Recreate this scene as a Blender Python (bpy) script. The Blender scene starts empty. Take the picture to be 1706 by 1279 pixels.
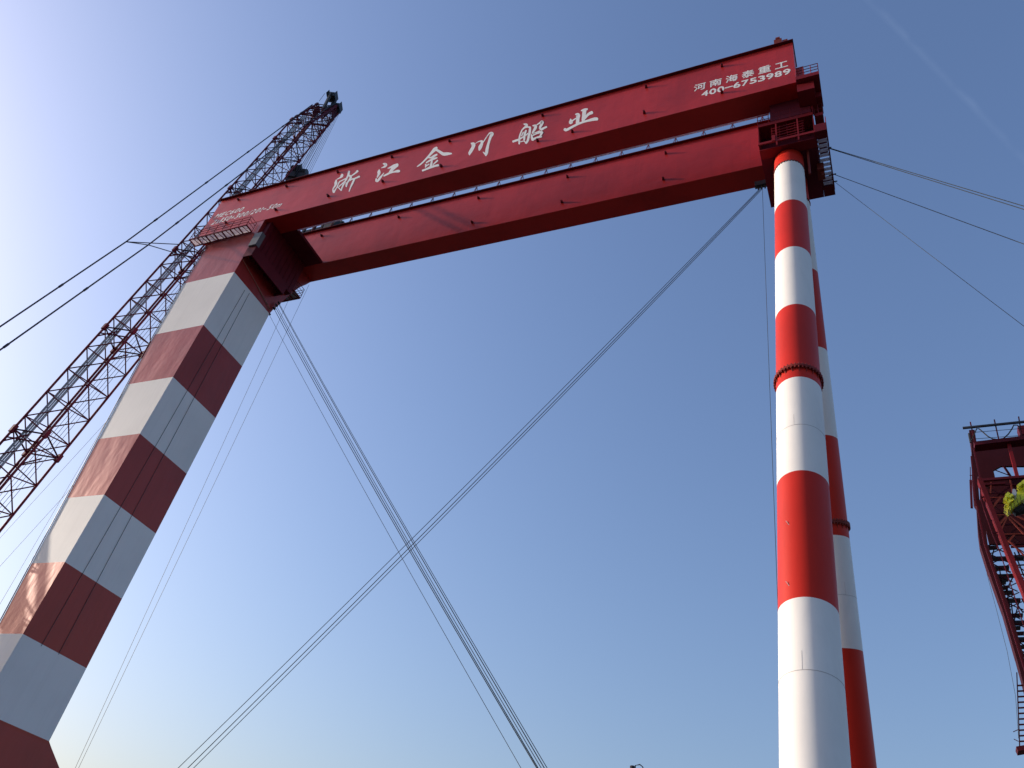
import bpy, math, random
from mathutils import Vector, Matrix
random.seed(7)
S = 32.0                 # metres per survey unit
EYE = 1.6                # camera height above the yard

# ------------------------------------------------------------------ camera
YAW, PITCH, ROLL, FPX, CX, CY = -0.53936, 0.675105, 0.226541, 1327.3, 853.0, 639.5
_cy, _sy, _cp, _sp, _cr, _sr = (math.cos(YAW), math.sin(YAW), math.cos(PITCH), math.sin(PITCH), math.cos(ROLL), math.sin(ROLL))
FWD = Vector((_sy*_cp, _cy*_cp, _sp))
_r0 = Vector((_cy, -_sy, 0)); _u0 = _r0.cross(FWD)
RGT = _cr*_r0 + _sr*_u0
UPV = -_sr*_r0 + _cr*_u0
sc = bpy.context.scene
cam_data = bpy.data.cameras.new('camera'); cam = bpy.data.objects.new('camera', cam_data)
sc.collection.objects.link(cam); sc.camera = cam
cam.matrix_world = Matrix((
    (RGT.x, UPV.x, -FWD.x, 0), (RGT.y, UPV.y, -FWD.y, 0), (RGT.z, UPV.z, -FWD.z, EYE), (0, 0, 0, 1)))
cam_data.sensor_width = 36.0; cam_data.lens = 36.0*FPX/1706.0
cam_data.clip_start = 0.1; cam_data.clip_end = 20000

# ------------------------------------------------------------------ light
SUN = Vector((-0.946, -0.155, 0.290)).normalized()
EL = math.asin(SUN.z)
w = bpy.data.worlds.new('World'); sc.world = w; w.use_nodes = True
nt = w.node_tree; bg = nt.nodes['Background']
sky = nt.nodes.new('ShaderNodeTexSky'); sky.sky_type = 'NISHITA'; sky.sun_disc = False
sky.sun_elevation = EL; sky.sun_rotation = math.atan2(SUN.x, SUN.y)
sky.air_density = 1.5; sky.dust_density = 3.0; sky.ozone_density = 4.0; sky.altitude = 0
tint = nt.nodes.new('ShaderNodeMix'); tint.data_type = 'RGBA'; tint.blend_type = 'MULTIPLY'; tint.inputs['Factor'].default_value = 1
tint.inputs['B'].default_value = (1.01, 0.945, 1.075, 1)
nt.links.new(sky.outputs[0], tint.inputs['A']); nt.links.new(tint.outputs['Result'], bg.inputs[0]); bg.inputs[1].default_value = 0.15
def _dir(px, py): return ((px-CX)/FPX*RGT - (py-CY)/FPX*UPV + FWD).normalized()
_cn = _dir(1450, 0).cross(_dir(1706, 262)).normalized(); _cm = (_dir(1450, 0)+_dir(1706, 262)).normalized()
geo = nt.nodes.new('ShaderNodeTexCoord')
def _m(op, a, b=None, c=None, clamp=False):
    n = nt.nodes.new('ShaderNodeMath'); n.operation = op; n.use_clamp = clamp
    for i, v in enumerate((a, b, c)):
        if v is None: continue
        if isinstance(v, (int, float)): n.inputs[i].default_value = v
        else: nt.links.new(v, n.inputs[i])
    return n.outputs[0]
def _vd(vec):
    n = nt.nodes.new('ShaderNodeVectorMath'); n.operation = 'DOT_PRODUCT'; nt.links.new(geo.outputs['Generated'], n.inputs[0]); n.inputs[1].default_value = vec
    return n.outputs['Value']
cns = nt.nodes.new('ShaderNodeTexNoise'); cns.inputs['Scale'].default_value = 14; cns.inputs['Detail'].default_value = 5; nt.links.new(geo.outputs['Generated'], cns.inputs['Vector'])
dist = _m('ABSOLUTE', _m('ADD', _vd(_cn), _m('MULTIPLY', _m('SUBTRACT', cns.outputs[0], .5), .012)))
band = _m('SUBTRACT', 1.0, _m('DIVIDE', dist, .005), clamp=True)
near_ = _m('MULTIPLY', _m('SUBTRACT', _vd(_cm), .955), 30, clamp=True)
wisp = _m('MULTIPLY', _m('MULTIPLY', band, near_), _m('MULTIPLY', _m('SUBTRACT', cns.outputs[0], .34, clamp=True), .24))
cl = nt.nodes.new('ShaderNodeMix'); cl.data_type = 'RGBA'; nt.links.new(wisp, cl.inputs['Factor'])
nt.links.new(tint.outputs['Result'], cl.inputs['A']); cl.inputs['B'].default_value = (3.2, 4.0, 5.4, 1); nt.links.new(cl.outputs['Result'], bg.inputs[0])
sl = bpy.data.lights.new('sun', 'SUN'); so = bpy.data.objects.new('sun', sl); sc.collection.objects.link(so)
sl.energy = 3.6; sl.angle = math.radians(0.5); sl.color = (1.0, 0.86, 0.70)
so.rotation_euler = SUN.to_track_quat('Z', 'Y').to_euler()
so.location = SUN*400
sc.view_settings.view_transform = 'Standard'; sc.view_settings.look = 'None'
sc.view_settings.exposure = 0.48; sc.view_settings.gamma = 1.0
try:
    sc.cycles.use_adaptive_sampling = True
    sc.cycles.max_bounces = 6
except Exception:
    pass

# ------------------------------------------------------------------ coordinates
def W(x, y, z): return Vector((x*S, y*S, z*S + EYE))
def ray(px, py): return (px-CX)/FPX*RGT - (py-CY)/FPX*UPV + FWD
def aty(px, py, y):
    d = ray(px, py); return d*(y/d.y)
def atx(px, py, x):
    d = ray(px, py); return d*(x/d.x)
def atz(px, py, z):
    d = ray(px, py); return d*(z/d.z)
def w3(v): return W(v[0], v[1], v[2])

# ------------------------------------------------------------------ materials
def nodes(name):
    m = bpy.data.materials.new(name); m.use_nodes = True
    return m, m.node_tree, m.node_tree.nodes['Principled BSDF']
def paint(name, col, rough=0.35, vary=0.12, streak=0.0, bump=0.02, scale=0.25, metallic=0.0, coat=0.0, wave=0.0, dirt=None, spec=0.35, panel=None, fine=1.6, stint=None, bmap=None):
    m, t, b = nodes(name)
    tc = t.nodes.new('ShaderNodeTexCoord')
    n = t.nodes.new('ShaderNodeTexNoise'); n.inputs['Scale'].default_value = scale; n.inputs['Detail'].default_value = 6
    t.links.new(tc.outputs['Object'], n.inputs['Vector'])
    mp = t.nodes.new('ShaderNodeMapping'); mp.inputs['Scale'].default_value = (fine, fine, 0.03*fine)
    t.links.new(tc.outputs['Object'], mp.inputs['Vector'])
    n2 = t.nodes.new('ShaderNodeTexNoise'); n2.inputs['Scale'].default_value = 1.0; n2.inputs['Detail'].default_value = 4
    t.links.new(mp.outputs[0], n2.inputs['Vector'])
    mx = t.nodes.new('ShaderNodeMix'); mx.data_type = 'RGBA'
    d = dirt or tuple(c*(1-vary*2.2) for c in col)
    mx.inputs['A'].default_value = (*col, 1); mx.inputs['B'].default_value = (*d, 1)
    r1 = t.nodes.new('ShaderNodeMapRange'); r1.inputs['From Min'].default_value = 0.42; r1.inputs['From Max'].default_value = 0.72
    r1.inputs['To Max'].default_value = 0.8
    t.links.new(n.outputs[0], r1.inputs['Value'])
    r2 = t.nodes.new('ShaderNodeMapRange'); r2.inputs['From Min'].default_value = 0.5; r2.inputs['From Max'].default_value = 0.8
    r2.inputs['To Max'].default_value = streak
    t.links.new(n2.outputs[0], r2.inputs['Value'])
    ad = t.nodes.new('ShaderNodeMath'); ad.operation = 'ADD'; ad.use_clamp = True
    t.links.new(r1.outputs[0], ad.inputs[0]); t.links.new(r2.outputs[0], ad.inputs[1])
    if panel:      # separately rolled plates: slightly different paint batches
        br = t.nodes.new('ShaderNodeTexBrick'); br.inputs['Scale'].default_value = 1.0; br.offset = 0.5
        br.inputs['Brick Width'].default_value = panel[0]; br.inputs['Row Height'].default_value = panel[1]
        br.inputs['Mortar Size'].default_value = 0.012; br.inputs['Color1'].default_value = (0, 0, 0, 1); br.inputs['Color2'].default_value = (.32, .32, .32, 1); br.inputs['Mortar'].default_value = (.55, .55, .55, 1)
        sw = t.nodes.new('ShaderNodeMapping'); sw.inputs['Rotation'].default_value = (math.radians(90), 0, 0)
        t.links.new(tc.outputs['Object'], sw.inputs['Vector']); t.links.new(sw.outputs[0], br.inputs['Vector'])
        ap = t.nodes.new('ShaderNodeMath'); ap.operation = 'ADD'; ap.use_clamp = True
        t.links.new(ad.outputs[0], ap.inputs[0]); t.links.new(br.outputs['Color'], ap.inputs[1]); ad = ap
    t.links.new(ad.outputs[0], mx.inputs['Factor'])
    t.links.new(mx.outputs['Result'], b.inputs['Base Color'])
    if stint: b.inputs['Specular Tint'].default_value = (*stint, 1)
    b.inputs['Roughness'].default_value = rough; b.inputs['Metallic'].default_value = metallic
    b.inputs['Coat Weight'].default_value = coat; b.inputs['Specular IOR Level'].default_value = spec; b.inputs['Coat Roughness'].default_value = 0.12
    if bump or wave:
        n3 = t.nodes.new('ShaderNodeTexNoise'); n3.inputs['Scale'].default_value = 0.9; n3.inputs['Detail'].default_value = 3
        if bmap:
            m3 = t.nodes.new('ShaderNodeMapping'); m3.inputs['Scale'].default_value = bmap; t.links.new(tc.outputs['Object'], m3.inputs['Vector']); t.links.new(m3.outputs[0], n3.inputs['Vector'])
        else: t.links.new(tc.outputs['Object'], n3.inputs['Vector'])
        bp = t.nodes.new('ShaderNodeBump'); bp.inputs['Strength'].default_value = 1.0; bp.inputs['Distance'].default_value = bump
        t.links.new(n3.outputs[0], bp.inputs['Height']); t.links.new(bp.outputs[0], b.inputs['Normal'])
        if coat: t.links.new(bp.outputs[0], b.inputs['Coat Normal'])
    return m
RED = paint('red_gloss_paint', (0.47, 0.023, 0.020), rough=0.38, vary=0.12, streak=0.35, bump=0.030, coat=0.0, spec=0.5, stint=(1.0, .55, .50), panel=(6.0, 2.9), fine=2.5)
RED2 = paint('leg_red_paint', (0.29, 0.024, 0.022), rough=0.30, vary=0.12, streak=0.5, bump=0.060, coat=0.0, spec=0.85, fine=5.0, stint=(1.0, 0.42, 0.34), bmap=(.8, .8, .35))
ORED = paint('pipe_red_paint', (0.50, 0.021, 0.011), rough=0.5, vary=0.08, streak=0.25, bump=0.004, coat=0.0, spec=0.3, stint=(1, .45, .4), fine=4.0)
PIPEW = paint('pipe_white_paint', (0.755, 0.745, 0.725), rough=0.5, vary=0.05, streak=0.5, bump=0.006, spec=0.25, fine=4.0)
WHITE = paint('white_paint', (0.765, 0.755, 0.735), rough=0.55, vary=0.05, streak=0.45, bump=0.004, spec=0.2, fine=5.0)
BOOMR = paint('boom_dark_red_steel', (0.12, 0.014, 0.030), rough=0.6, vary=0.2, spec=0.12, bump=0)
TAN = paint('tan_rope', (0.35, 0.16, 0.12), rough=0.8, vary=0.1, bump=0)
DRED = paint('dark_red_steel', (0.12, 0.010, 0.018), rough=0.5, vary=0.2, spec=0.12, bump=0)
MRED = paint('bracket_red_steel', (0.22, 0.016, 0.022), rough=0.45, vary=0.2, spec=0.12, bump=0)
DARK = paint('dark_grey_steel', (0.035, 0.037, 0.045), rough=0.5, vary=0.2, bump=0)
ROPE = paint('wire_rope_steel', (0.045, 0.055, 0.06), rough=0.6, vary=0.1, bump=0)
GREY = paint('galvanised_grey', (0.33, 0.34, 0.36), rough=0.5, vary=0.12, bump=0)
PALE = paint('pale_plank', (0.62, 0.62, 0.64), rough=0.6, vary=0.12, streak=0.3, bump=0)
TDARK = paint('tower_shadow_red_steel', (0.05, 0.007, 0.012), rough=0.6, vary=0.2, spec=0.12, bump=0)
TRED = paint('tower_red_steel', (0.10, 0.010, 0.017), rough=0.5, vary=0.2, spec=0.12, bump=0)
STRUT = paint('strut_red_steel', (0.17, 0.014, 0.02), rough=0.5, vary=0.3, streak=.5, spec=.12, bump=0)
CAB = paint('cabinet_grey', (0.14, 0.145, 0.155), rough=0.5, vary=0.1, bump=0)
def sheet(name, col):
    m, t, b = nodes(name); b.inputs['Base Color'].default_value = (*col, 1); b.inputs['Roughness'].default_value = .6
    tr = t.nodes.new('ShaderNodeBsdfTranslucent'); tr.inputs[0].default_value = (*col, 1)
    mx = t.nodes.new('ShaderNodeMixShader'); mx.inputs[0].default_value = .75
    t.links.new(b.outputs[0], mx.inputs[1]); t.links.new(tr.outputs[0], mx.inputs[2])
    t.links.new(mx.outputs[0], t.nodes['Material Output'].inputs[0]); return m
SHEET = sheet('translucent_pale_deck', (0.85, 0.82, 0.84))
LETTER = paint('letter_white', (0.86, 0.86, 0.84), rough=0.5, vary=0.02, bump=0)
YEL = paint('yellow_green_paint', (0.92, 0.92, 0.06), rough=0.4, vary=0.1, bump=0)
RUST = paint('rusty_red_steel', (0.22, 0.035, 0.03), rough=0.6, vary=0.3, spec=0.12, bump=0, dirt=(0.10, 0.03, 0.02))
SEAM = paint('weld_seam', (0.42, 0.40, 0.40), rough=0.7, vary=0.1, bump=0)
CONC = paint('yard_concrete', (0.045, 0.045, 0.045), rough=0.9, vary=0.2, bump=0, scale=0.08)
BLACK = paint('black_rubber', (0.02, 0.02, 0.022), rough=0.6, vary=0.1, bump=0)

# ------------------------------------------------------------------ mesh builder
class MB:
    def __init__(s): s.v = []; s.f = []; s.m = []
    def add(s, vs, fs, mi=0):
        o = len(s.v); s.v += [tuple(v) for v in vs]; s.f += [tuple(o+i for i in f) for f in fs]; s.m += [mi]*len(fs)
    def hexa(s, p, mi=0):   # 8 points: bottom 4 then top 4
        s.add(p, [(3,2,1,0),(4,5,6,7),(0,1,5,4),(1,2,6,5),(2,3,7,6),(3,0,4,7)], mi)
    def box(s, x0, x1, y0, y1, z0, z1, mi=0):   # survey units
        s.hexa([W(x0,y0,z0),W(x1,y0,z0),W(x1,y1,z0),W(x0,y1,z0),W(x0,y0,z1),W(x1,y0,z1),W(x1,y1,z1),W(x0,y1,z1)], mi)
    def beam(s, a, b, wd, ht=None, up=None, mi=0):   # metres
        a, b = Vector(a), Vector(b); ht = ht or wd
        d = (b-a).normalized(); up = Vector(up) if up else (Vector((0,0,1)) if abs(d.z) < .95 else Vector((0,1,0)))
        e = d.cross(up).normalized()*wd/2; g = e.cross(d).normalized()*ht/2
        s.hexa([a-e-g, a+e-g, b+e-g, b-e-g, a-e+g, a+e+g, b+e+g, b-e+g], mi)
    def tube(s, pts, r, n=6, mi=0, cap=True):
        pts = [Vector(p) for p in pts]; rs = r if isinstance(r, (list, tuple)) else [r]*len(pts)
        d0 = (pts[1]-pts[0]).normalized(); e = d0.orthogonal().normalized(); vs = []; fs = []
        for i, p in enumerate(pts):
            d = (pts[min(i+1, len(pts)-1)]-pts[max(i-1, 0)]).normalized()
            e = (e-d*e.dot(d)).normalized(); g = d.cross(e)
            for k in range(n):
                a = 2*math.pi*k/n; vs.append(p+(e*math.cos(a)+g*math.sin(a))*rs[i])
        for i in range(len(pts)-1):
            for k in range(n):
                fs.append((i*n+k, i*n+(k+1) % n, (i+1)*n+(k+1) % n, (i+1)*n+k))
        if cap: fs += [tuple(range(n))[::-1], tuple((len(pts)-1)*n+k for k in range(n))]
        s.add(vs, fs, mi)
    def poly(s, pts, thick, mi=0):   # polygon extruded by vector
        n = len(pts); t = Vector(thick)
        s.add([Vector(p) for p in pts]+[Vector(p)+t for p in pts],
              [tuple(range(n)), tuple(range(n, 2*n))[::-1]]+[(i, i+n, (i+1) % n+n, (i+1) % n)[::-1] for i in range(n)], mi)
    def build(s, name, mats, parent=None, smooth=False):
        me = bpy.data.meshes.new(name); me.from_pydata(s.v, [], s.f)
        for m in (mats if isinstance(mats, (list, tuple)) else [mats]): me.materials.append(m)
        for p, i in zip(me.polygons, s.m): p.material_index = i; p.use_smooth = smooth
        import bmesh
        bm = bmesh.new(); bm.from_mesh(me); bmesh.ops.recalc_face_normals(bm, faces=bm.faces); bm.to_mesh(me); bm.free()
        o = bpy.data.objects.new(name, me); sc.collection.objects.link(o)
        if parent is not None:
            o.parent = parent; o.matrix_parent_inverse = pw(parent).inverted()
        return o
def pw(o):
    m = o.matrix_basis.copy()
    if o.parent: m = pw(o.parent) @ o.matrix_parent_inverse @ m
    return m
def tag(o, label, cat=None, group=None, kind=None):
    if label: o['label'] = label
    if cat: o['category'] = cat
    if group: o['group'] = group
    if kind: o['kind'] = kind
    return o
def thing(name, label, cat, loc, group=None):
    o = bpy.data.objects.new(name, None); sc.collection.objects.link(o); o.location = loc; o.empty_display_size = 1
    return tag(o, label, cat, group)

def railing(mb, a, b, h, n, r=0.03, rails=(1.0, .5), brace=None):
    a, b = Vector(a), Vector(b)
    for k in range(n+1):
        p = a.lerp(b, k/n); mb.tube([p, p+Vector((0,0,h))], r, 5)
        if brace is not None: mb.tube([p+Vector((0,0,h*.8)), p+Vector(brace)], r*.8, 5)
    for t in rails: mb.tube([a+Vector((0,0,h*t)), b+Vector((0,0,h*t))], r, 5)

# ------------------------------------------------------------------ setting
g = MB(); g.add([(-6000,-6000,0),(6000,-6000,0),(6000,6000,0),(-6000,6000,0)], [(0,1,2,3)])
tag(g.build('ground', CONC), 'grey concrete shipyard ground', kind='structure')

# ================================================================== GANTRY CRANE
gc = thing('gantry_crane', 'huge red and white gantry crane with twin girders on one square and two round legs', 'gantry crane', W(-0.85, 1.1, -0.05))
GX0, GX1, ZB, ZT = -1.830, -0.056, 1.731, 1.912
def girder(y0, y1, x1, oh):
    mb = MB(); mb.box(GX0, x1, y0, y1, ZB, ZT)
    return mb.build('girder', RED, gc)
near = girder(1.0, 1.058, GX1, 1); tag(near, 'nearer red box girder with white lettering')
far = girder(1.196, 1.255, GX1, 0); tag(far, 'farther red box girder without lettering')
for gd, y0, y1 in ((near, 1.0, 1.058), (far, 1.196, 1.255)):
    mb = MB(); mb.box(GX0-.002, GX1+.002, y0-.0075, y1+.0075, ZT, ZT+.0018)
    mb.build('top_flange', DRED, gd)
    mb = MB(); mb.box(GX0-.001, GX1+.001, y0-.0008, y1+.0008, ZB-.0012, ZB)
    mb.build('bottom_flange', RED, gd)
    mb = MB()
    mb.box(GX0, GX1, (y0+y1)/2-.002, (y0+y1)/2+.002, ZT+.0018, ZT+.007); mb.build('trolley_rail', DARK, gd)
# studs on the girder faces
def stud(gd, x, y, z):
    mb = MB(); p = W(x, y, z)
    mb.beam(p+Vector((0, 0, 0)), p+Vector((0, -.16, 0)), .17, .20)
    mb.tube([p+Vector((0,-.16,0)), p+Vector((0,-.28,-.02))], .08, 8)
    mb.build('lifting_stud', DRED, gd)
for x in (-1.746, -1.552, -1.358, -1.166, -.975, -.692, -.409, -.22): stud(near, x, 1.0, 1.888)
for x in (-1.734, -1.539, -1.346, -1.158, -.97, -.686, -.591, -.405, -.219): stud(near, x, 1.0, 1.767)
for x in (-1.545, -1.25, -.972, -.69, -.408): stud(far, x, 1.196, 1.880)
for x in (-.966, -.69, -.408): stud(far, x, 1.196, 1.764)

# ---- lettering
def glyph(ch, off=0.0):
    c = bpy.data.curves.new('glyph', 'FONT'); c.body = ch; c.offset = off; c.resolution_u = 4
    o = bpy.data.objects.new('glyph', c); sc.collection.objects.link(o)
    bpy.context.view_layer.update()
    me = bpy.data.meshes.new_from_object(o.evaluated_get(bpy.context.evaluated_depsgraph_get()))
    vs = [tuple(v.co) for v in me.vertices]; fs = [tuple(p.vertices) for p in me.polygons]
    bpy.data.objects.remove(o); bpy.data.curves.remove(c); bpy.data.meshes.remove(me)
    return vs, fs
def put(mb, ch, x0, x1, z0, z1, y=1.0, off=0.0, shear=0.0, bold=0.0):
    vs, fs = glyph(ch, off)
    ax, bx = min(v[0] for v in vs), max(v[0] for v in vs); ay, by = min(v[1] for v in vs), max(v[1] for v in vs)
    out = []
    for v in vs:
        u = (v[0]-ax)/(bx-ax); q = (v[1]-ay)/max(by-ay, 1e-6); zz = z0+q*(z1-z0)
        p = W(x0+u*(x1-x0)+shear*(zz-z0), y, zz); p.y -= .003; out.append(p)
    for j, (dx, dz) in enumerate(((0, 0), (1, .3), (-1, -.3), (.3, -1), (-.3, 1))[:5 if bold else 1]):
        mb.add([p+Vector((dx*bold, -.0015*j, dz*bold)) for p in out], fs)
def line(name, text, boxes, **k):
    mb = MB()
    for ch, bxs in zip(text, boxes): put(mb, ch, *bxs, **k)
    o = mb.build(name, LETTER, near); return o
# model marking, left end, slanted
mec = 'MEC600'; ws = [1.25, .95, 1.0, .9, .9, .9]; bx = []; x = -1.812; sc_ = (1.812-1.694-.005)/(sum(ws)+.34*5)
for q in ws: bx.append((x, x+q*sc_, 1.8150, 1.8355)); x += (q+.34)*sc_
tag(line('painted_model_marking', mec, bx, off=0, shear=.35, bold=.018), 'slanted white letters MEC600')
row = '2x150+300/20t-50m'; ws = [.9,.75,.42,.9,.9,.75,.9,.9,.9,.55,.9,.9,.5,.9,.9,.9,1.25]; bx = []; x = -1.807
sc_ = (1.807-1.5264-.006)/(sum(ws)+.40*16)
for ch, q in zip(row, ws):
    z0, z1 = 1.7815, 1.8040
    if ch in 'xm': z1 = z0+.0150
    if ch == '+': z0, z1 = z0+.004, z0+.017
    if ch == '-': z0, z1 = z0+.0085, z0+.0112
    bx.append((x, x+q*sc_, z0, z1)); x += (q+.40)*sc_
tag(line('painted_capacity_marking', row, bx, off=0, shear=.35, bold=.018), 'slanted white capacity line 2x150+300/20t-50m')
# maker's name, right end
for k, ch in enumerate('河南海泰重工'):
    x0 = -.2860+k*.03762; z0, z1 = (1.8070, 1.8365) if k < 5 else (1.8090, 1.8330)
    mb = MB(); put(mb, ch, x0, x0+.0275, z0, z1, bold=.020)
    tag(mb.build('painted_character', LETTER, near), 'white printed character ' + ch)
num = '400-6753989'; bx = []
for k, ch in enumerate(num):
    x0 = -.2665+k*.01855; z0, z1 = 1.7740, 1.7965
    if ch == '-': bx.append((x0-.001, x0+.0165, 1.7840, 1.7865)); continue
    bx.append((x0, x0+.0148, z0, z1))
tag(line('painted_phone_number', num, bx, off=0, bold=.03), 'white number 400-6753989')
# brush-written yard name: strokes (x, y, width) traced at ox, oy, scale
CH = [('浙', 545, 275, 25.58, [
  [(650,400,90),(620,470,115),(560,530,60),(420,600,30)],
  [(390,630,50),(372,760,120),(345,870,75),(262,990,50),(250,1080,60),(285,1150,95)],
  [(285,1150,85),(360,1030,50),(430,920,45),(480,790,50),(540,700,50),(640,650,45),(790,570,50)],
  [(940,270,90),(890,450,85),(800,620,62),(730,760,70),(640,950,60),(600,1080,50)],
  [(600,1080,50),(520,990,42),(445,930,40)], [(505,915,42),(620,815,50),(760,690,55),(850,600,40)],
  [(1300,250,95),(1200,345,62),(1050,450,50),(960,500,60)], [(940,430,60),(1020,510,85),(935,650,72),(865,760,62),(820,920,60)],
  [(1375,488,80),(1210,560,60),(1060,600,60),(980,650,55)], [(1175,570,70),(1090,760,80),(1010,930,60),(940,1120,40)],
  [(810,730,30),(815,900,60)]]),
 ('江', 620, 262, 28.43, [
  [(520,300,50),(640,340,150),(600,430,95),(440,500,25)], [(340,570,30),(325,690,150),(310,800,110),(235,950,45)],
  [(190,1000,50),(210,1100,125),(270,1100,110),(400,940,95),(490,830,60),(560,730,22)],
  [(740,520,30),(860,480,85),(1040,390,110),(1210,340,110)], [(1190,380,140),(1040,480,160),(930,600,140),(850,710,120)],
  [(560,880,75),(700,810,85),(860,730,90),(1040,690,70),(1200,655,130),(1290,650,110)]]),
 ('金', 690, 240, 25.58, [
  [(960,150,100),(880,220,150),(760,350,110),(600,530,80),(400,740,62),(240,880,62),(130,950,35)],
  [(900,220,90),(1000,270,100),(1130,350,120),(1250,420,135),(1420,410,125),(1590,400,60)],
  [(970,440,70),(860,500,100),(740,570,80),(600,570,55)], [(980,580,50),(850,620,90),(700,680,75),(520,790,60)],
  [(800,560,80),(760,700,70),(730,850,90),(690,980,75)], [(490,860,60),(505,930,70),(480,985,45)], [(640,850,50),(520,930,50)],
  [(1000,700,70),(900,790,55),(800,880,35)], [(360,1130,80),(520,1070,80),(720,980,105),(900,930,90),(1030,900,95)]]),
 ('川', 774, 216, 28.43, [
  [(300,635,40),(405,690,200),(410,800,150),(320,970,150),(240,1110,130),(240,1190,50)],
  [(520,650,22),(620,580,36),(740,540,60),(830,540,100)], [(830,560,130),(810,680,130),(740,820,170),(700,960,90)],
  [(880,590,50),(980,440,50),(1080,290,40),(1180,160,60)],
  [(1200,150,70),(1300,190,165),(1230,350,120),(1140,620,110),(1070,900,140),(1040,1100,140),(1010,1230,60)], [(1010,1180,100),(880,1060,40)]]),
 ('船', 850, 197, 25.58, [
  [(570,240,30),(690,275,120),(680,350,110)], [(640,370,80),(520,480,60),(450,620,60),(400,780,70),(390,930,85),(385,1090,60)],
  [(600,405,45),(740,370,60),(850,385,80)], [(850,390,85),(835,560,100),(790,760,100),(750,940,95),(680,1060,80)],
  [(680,1060,70),(590,970,40),(450,1000,42)], [(120,990,85),(300,930,90),(420,875,70),(560,790,55),(760,650,55)],
  [(680,520,70),(630,640,90),(605,800,90),(600,920,80)], [(560,590,45),(490,750,55)],
  [(960,320,40),(1080,325,120),(1070,420,120),(1000,540,90),(940,640,50)],
  [(1140,280,40),(1250,210,70),(1365,160,135),(1330,280,110),(1270,400,90),(1330,470,110),(1440,420,80),(1550,370,80)],
  [(970,650,28),(1120,600,38),(1260,540,46)], [(910,700,60),(930,830,100),(960,920,110)], [(970,730,50),(1150,650,60),(1350,580,95)],
  [(1370,600,95),(1300,730,80),(1285,800,75),(1350,785,40)], [(960,925,90),(1100,845,80),(1270,790,85)]]),
 ('业', 936, 176, 25.58, [
  [(570,360,30),(690,390,170),(680,550,150),(670,770,150)], [(830,210,50),(960,175,110),(1090,140,70)],
  [(965,200,170),(945,380,160),(900,620,120)], [(370,560,30),(390,680,170),(360,740,120)], [(440,650,60),(600,540,50)],
  [(1285,290,140),(1130,370,110),(985,530,100),(930,620,70)],
  [(130,1010,130),(200,1035,110),(400,930,100),(650,800,90),(900,700,90),(1150,630,100),(1400,570,140),(1510,570,125)]])]
def catmull(pts, n=5):
    out = []
    for i in range(len(pts)-1):
        p0, p1, p2, p3 = pts[max(i-1, 0)], pts[i], pts[i+1], pts[min(i+2, len(pts)-1)]
        for k in range(n):
            t = k/n
            out.append(tuple(.5*((2*b)+(-a+c)*t+(2*a-5*b+4*c-d)*t*t+(-a+3*b-3*c+d)*t**3) for a, b, c, d in zip(p0, p1, p2, p3)))
    out.append(pts[-1]); return out
for ch, ox, oy, s, strokes in CH:
    mb = MB(); lay = 0
    for st in strokes:
        st = catmull(st); L_, R_ = [], []
        for i, (x, y, wd) in enumerate(st):
            a, b = st[max(i-1, 0)], st[min(i+1, len(st)-1)]
            dx, dy = b[0]-a[0], b[1]-a[1]; l = math.hypot(dx, dy) or 1; nx, ny = -dy/l*wd*.5, dx/l*wd*.5
            if i == 0: x0, y0, w0, d0 = x, y, wd, (dx/l, dy/l)
            L_.append((x+nx, y+ny)); R_.append((x-nx, y-ny))
        x1, y1, w1, d1 = x, y, wd, (dx/l, dy/l)
        def conv(p):
            q = aty(ox+p[0]/s, oy+p[1]/s, 1.0); v = w3(q); v.y -= .003+.0015*lay; return v
        n = len(L_); vs = [conv(p) for p in L_]+[conv(p) for p in R_]
        mb.add(vs, [(i, i+1, n+i+1, n+i) for i in range(n-1)])
        # rounded brush ends
        for (cx_, cy_, ww, dd, sg) in ((x0, y0, w0, d0, -1), (x1, y1, w1, d1, 1)):
            arc = []
            for k in range(7):
                a = -math.pi/2+math.pi*k/6
                ex = dd[0]*math.cos(a)*sg*.7-dd[1]*math.sin(a); ey = dd[1]*math.cos(a)*sg*.7+dd[0]*math.sin(a)
                arc.append(conv((cx_+ex*ww*.5, cy_+ey*ww*.5)))
            mb.add(arc, [tuple(range(7))])
        lay += 1
    o = mb.build('brush_character', LETTER, near); tag(o, 'white brush-written character ' + ch)

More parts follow.
